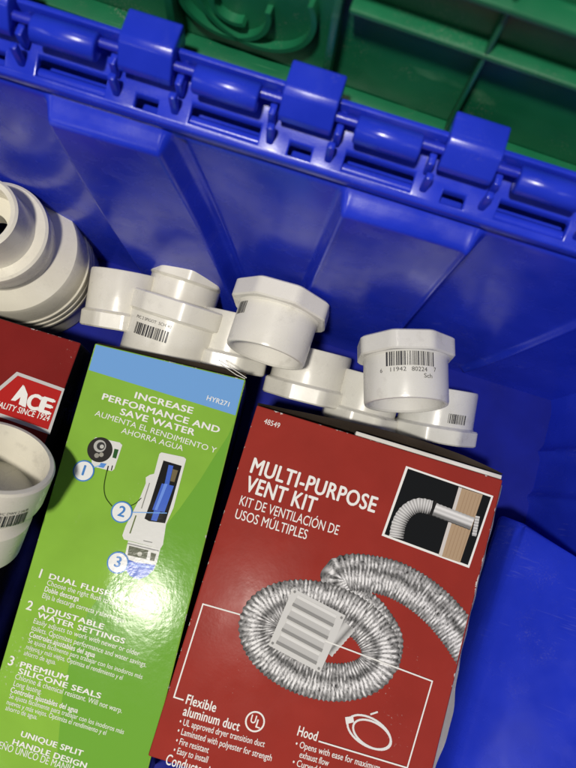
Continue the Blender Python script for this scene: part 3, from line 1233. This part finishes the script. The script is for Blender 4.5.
# dim lettering on the black side
pr = Print(lambda x, y: (x, y), 0.0002)
GR = (0.05, 0.05, 0.055)
for i, s_ in enumerate(('MULTI-PURPOSE', 'VENT KIT')):
    vs, fs = text_mesh(s_, 0.03)
    x0_, x1_ = min(v[0] for v in vs), max(v[0] for v in vs)
    n = len(pr.v)
    wd = (0.078, 0.048)[i]
    for x, y in vs:
        pr.v.append(((x - x0_) / (x1_ - x0_) * wd, y * 0.0135 / CAPH - i * 0.0175, 0.0003))
        pr.c.append(GR)
    pr.p += [tuple(k + n for k in f) for f in fs]
so = pr.build('side_lettering', ak)
q = ak.matrix_world.inverted() @ at(66, 402, h - 0.012)
so.matrix_parent_inverse = Matrix()
so.matrix_basis = Matrix(((0, 0, 1, hx), (0, 1, 0, q.y), (-1, 0, 0, h - 0.010), (0, 0, 0, 1)))

# ================================================================== PIPE FITTINGS
def bushing_mesh(Rf, rs, L, tf, bore):
    """octagonal flange at z=0..tf, spigot to z=L, hollow"""
    c = 0.0012
    prof = [(bore, 0.0, 0), (Rf - c, 0.0, 1), (Rf, c, 1), (Rf, tf - c, 1), (Rf - c, tf, 1), (rs + 0.0012, tf + 0.0001, 0), (rs, tf + 0.0013, 0),
            (rs * 0.992, L - 0.0022, 0), (rs * 0.975, L - 0.0004, 0), (rs * 0.955, L, 0), (bore + 0.0015, L, 0), (bore, L - 0.0015, 0), (bore * 0.985, L * 0.4, 0), (bore * 0.93, L * 0.36, 0), (bore * 0.93, 0.02, 0)]
    return lathe_bm(prof, 96)


def wrap(o, items, r, mw_ang, name):
    """black print wrapped round a spigot: items of (verts2d, faces) in metres"""
    bm = bmesh.new()
    for vs, fs in items:
        V = []
        for x, y in vs:
            a = mw_ang + x / r
            V.append(bm.verts.new(((r + 0.0002) * math.cos(a), (r + 0.0002) * math.sin(a), y)))
        for f in fs:
            try:
                bm.faces.new([V[i] for i in f])
            except ValueError:
                pass
    bmesh.ops.recalc_face_normals(bm, faces=bm.faces)
    for f in bm.faces:
        c = f.calc_center_median()
        if f.normal.x * c.x + f.normal.y * c.y < 0:
            f.normal_flip()
    return from_bm(name, bm, M_INK, o)


def bars(x0, x1, y0, y1, seed, unit=0.00042):
    rnd = random.Random(seed)
    out = []
    x = x0
    while x < x1:
        wv = unit * rnd.choice((1, 1, 2, 2, 3))
        n = 3
        vs = [(x + wv * i / n, y0) for i in range(n + 1)] + [(x + wv * i / n, y1) for i in range(n + 1)]
        out.append((vs, [(i, i + 1, n + 2 + i, n + 1 + i) for i in range(n)]))
        x += wv + unit * rnd.choice((1, 1, 2, 2))
    return out


def word(s, x0, y0, wd, cap, flip=1, bold=0.0):
    vs, fs = text_mesh(s, bold)
    a = min(v[0] for v in vs)
    b = max(v[0] for v in vs)
    return ([(x0 + flip * (v[0] - a) / (b - a) * wd, y0 + flip * v[1] * cap / CAPH) for v in vs], fs)


def flip(items, zc):
    # the spigot's axis runs down the picture: turn the print to read upright
    return [([(-x, zc - y) for x, y in vs], fs) for vs, fs in items]


GRP = 'white pipe bushings piled behind the cartons'


def bushing(px, py, z, dx, dy, toward, label, Rf=0.0375, rs=0.0335, L=0.052, tf=0.0155, spin=0.0, bore=None):
    axis = img_dir(dx, dy, toward)
    o = at(px, py, z)
    mw = frame(o, axis, -VD)                   # local x faces the camera
    mw = mw @ Matrix.Rotation(spin, 4, 'Z')
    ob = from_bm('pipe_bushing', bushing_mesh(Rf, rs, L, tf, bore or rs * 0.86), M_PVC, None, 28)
    ob.matrix_world = mw
    tag(ob, label, 'pipe fitting', GRP)
    return ob


# anchor pixel = centre of the flange end
A_ = bushing(183, 302, 0.052, -0.30, 0.95, -0.06, 'white octagonal bushing with printed barcode standing right behind the green carton', Rf=0.0420, rs=0.0402, L=0.070, tf=0.0165, spin=R(8))
wrap(A_, flip(bars(-0.016, 0.016, 0.0, 0.0095, 3, 0.0005) + [word('PVC 2 SPIGOT  SCH 40', -0.018, 0.0125, 0.034, 0.0024)], 0.036), 0.0402, R(-8) + 0.30, 'printed_barcode')
B2 = bushing(191, 268, 0.045, -0.30, 0.95, -0.05, 'smaller white octagonal bushing against the blue wall, behind the barcoded one', Rf=0.033, rs=0.031, L=0.05, tf=0.013, spin=R(8))
E_ = bushing(118, 330, 0.036, 0.16, -0.98, 0.05, 'plain white bushing partly shaded beside the big reducer', Rf=0.0308, rs=0.0300, L=0.050, tf=0.014)
F_ = bushing(226, 368, 0.036, 0.22, -0.97, 0.05, 'white bushing half hidden between two fittings, flange downward beside blue band', Rf=0.034, rs=0.030, L=0.048, tf=0.0135)
C_ = bushing(284, 297, 0.104, -0.30, 0.95, 0.20, 'white octagonal bushing lying on top in the middle, shaded hollow end showing', Rf=0.0375, rs=0.0318, L=0.050, tf=0.0148, spin=R(6))
wrap(C_, bars(-0.006, 0.006, 0.018, 0.028, 9), 0.0318, R(-6) + 1.05, 'printed_barcode')
G_ = bushing(303, 400, 0.036, 0.24, -0.97, 0.04, 'white bushing below the middle one, flange against the red carton top', Rf=0.036, rs=0.033, L=0.045, tf=0.014)
H_ = bushing(358, 425, 0.034, 0.26, -0.96, 0.04, 'white bushing in shade, wedged between two others under the large barcode', Rf=0.033, rs=0.029, L=0.045, tf=0.013)
D_ = bushing(405, 342, 0.104, -0.02, 1.0, 0.22, 'white octagonal bushing with large clear barcode and digits, above the red carton', Rf=0.0364, rs=0.0328, L=0.051, tf=0.0150, spin=R(0))
its = bars(-0.0185, 0.0185, -0.0008, 0.0115, 5, 0.00050)
its += [word('6', -0.0235, -0.0052, 0.0019, 0.0032), word('11942', -0.0150, -0.0052, 0.0118, 0.0032), word('80224', 0.0008, -0.0052, 0.0118, 0.0032), word('7', 0.0185, -0.0046, 0.0019, 0.0032), word('Sch', 0.0100, -0.0098, 0.0068, 0.0032)]
DIG = its
I_ = bushing(432, 440, 0.036, 0.16, -0.98, 0.02, 'white bushing at right end of the pile, its flange touching the red carton', Rf=0.035, rs=0.0325, L=0.046, tf=0.0135)


wrap(D_, flip(DIG, 0.0262), 0.0328, R(3), 'printed_barcode')

wrap(I_, bars(-0.008, 0.008, 0.018, 0.026, 21), 0.0325, R(20), 'printed_barcode')

# big reducer standing at the left
prof = [(0.024, 0.145, 0), (0.0275, 0.1465, 0), (0.0295, 0.145, 0), (0.0302, 0.118, 0), (0.0318, 0.114, 0), (0.0392, 0.1135, 0), (0.0412, 0.1120, 0), (0.0416, 0.1095, 0), (0.0416, 0.098, 0), (0.0408, 0.096, 0), (0.0395, 0.0945, 0), (0.0400, 0.088, 0),
        (0.0505, 0.080, 0), (0.0540, 0.0775, 0), (0.0552, 0.074, 0), (0.0556, 0.050, 0), (0.0568, 0.049, 0), (0.0568, 0.046, 0), (0.0556, 0.045, 0), (0.0556, 0.041, 0), (0.0568, 0.040, 0), (0.0568, 0.037, 0),
        (0.0556, 0.036, 0), (0.0556, 0.032, 0), (0.0568, 0.031, 0), (0.0568, 0.028, 0), (0.0556, 0.027, 0), (0.0550, 0.001, 0), (0.050, 0.001, 0), (0.050, 0.070, 0), (0.030, 0.084, 0), (0.012, 0.1, 0), (0.012, 0.118, 0), (0.0242, 0.122, 0)]
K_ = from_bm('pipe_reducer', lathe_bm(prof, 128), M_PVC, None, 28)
kp = at(14, 250, 0.077)
K_.matrix_world = frame(Vector((kp.x, kp.y, 0.0)), Vector((-0.035, 0.01, 1)), Vector((1, 0, 0)))
tag(K_, 'large stepped white pipe reducer standing upright in the left corner by the wall', 'pipe fitting')

# flared adapter lying over the left carton
prof = [(0.0345, 0.0, 0), (0.0375, -0.0004, 0), (0.0388, -0.002, 0), (0.0388, -0.026, 0), (0.0380, -0.030, 0), (0.0325, -0.036, 0), (0.0310, -0.039, 0), (0.0322, -0.042, 0), (0.0360, -0.046, 0), (0.0362, -0.075, 0),
        (0.034, -0.077, 0), (0.031, -0.077, 0), (0.010, -0.045, 0), (0.0105, -0.034, 0), (0.0335, -0.031, 0), (0.0342, -0.0015, 0)]
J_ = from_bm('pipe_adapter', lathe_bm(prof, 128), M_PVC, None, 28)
jp = at(-2, 455, 0.158)
J_.matrix_world = frame(jp, img_dir(0.48, -0.87, 0.42), -VD)
tag(J_, 'white flared pipe adapter with barcode resting on the left red carton', 'pipe fitting')
its = bars(-0.0105, 0.0105, -0.0285, -0.0185, 11, 0.00048)
its += [word('PVC DWV 2 HUB', -0.0105, -0.0175, 0.021, 0.0022)]
wrap(J_, its, 0.0388, 0.95, 'printed_barcode')

# tint per fitting: cream tones, and greyer ones with shade put into the colour
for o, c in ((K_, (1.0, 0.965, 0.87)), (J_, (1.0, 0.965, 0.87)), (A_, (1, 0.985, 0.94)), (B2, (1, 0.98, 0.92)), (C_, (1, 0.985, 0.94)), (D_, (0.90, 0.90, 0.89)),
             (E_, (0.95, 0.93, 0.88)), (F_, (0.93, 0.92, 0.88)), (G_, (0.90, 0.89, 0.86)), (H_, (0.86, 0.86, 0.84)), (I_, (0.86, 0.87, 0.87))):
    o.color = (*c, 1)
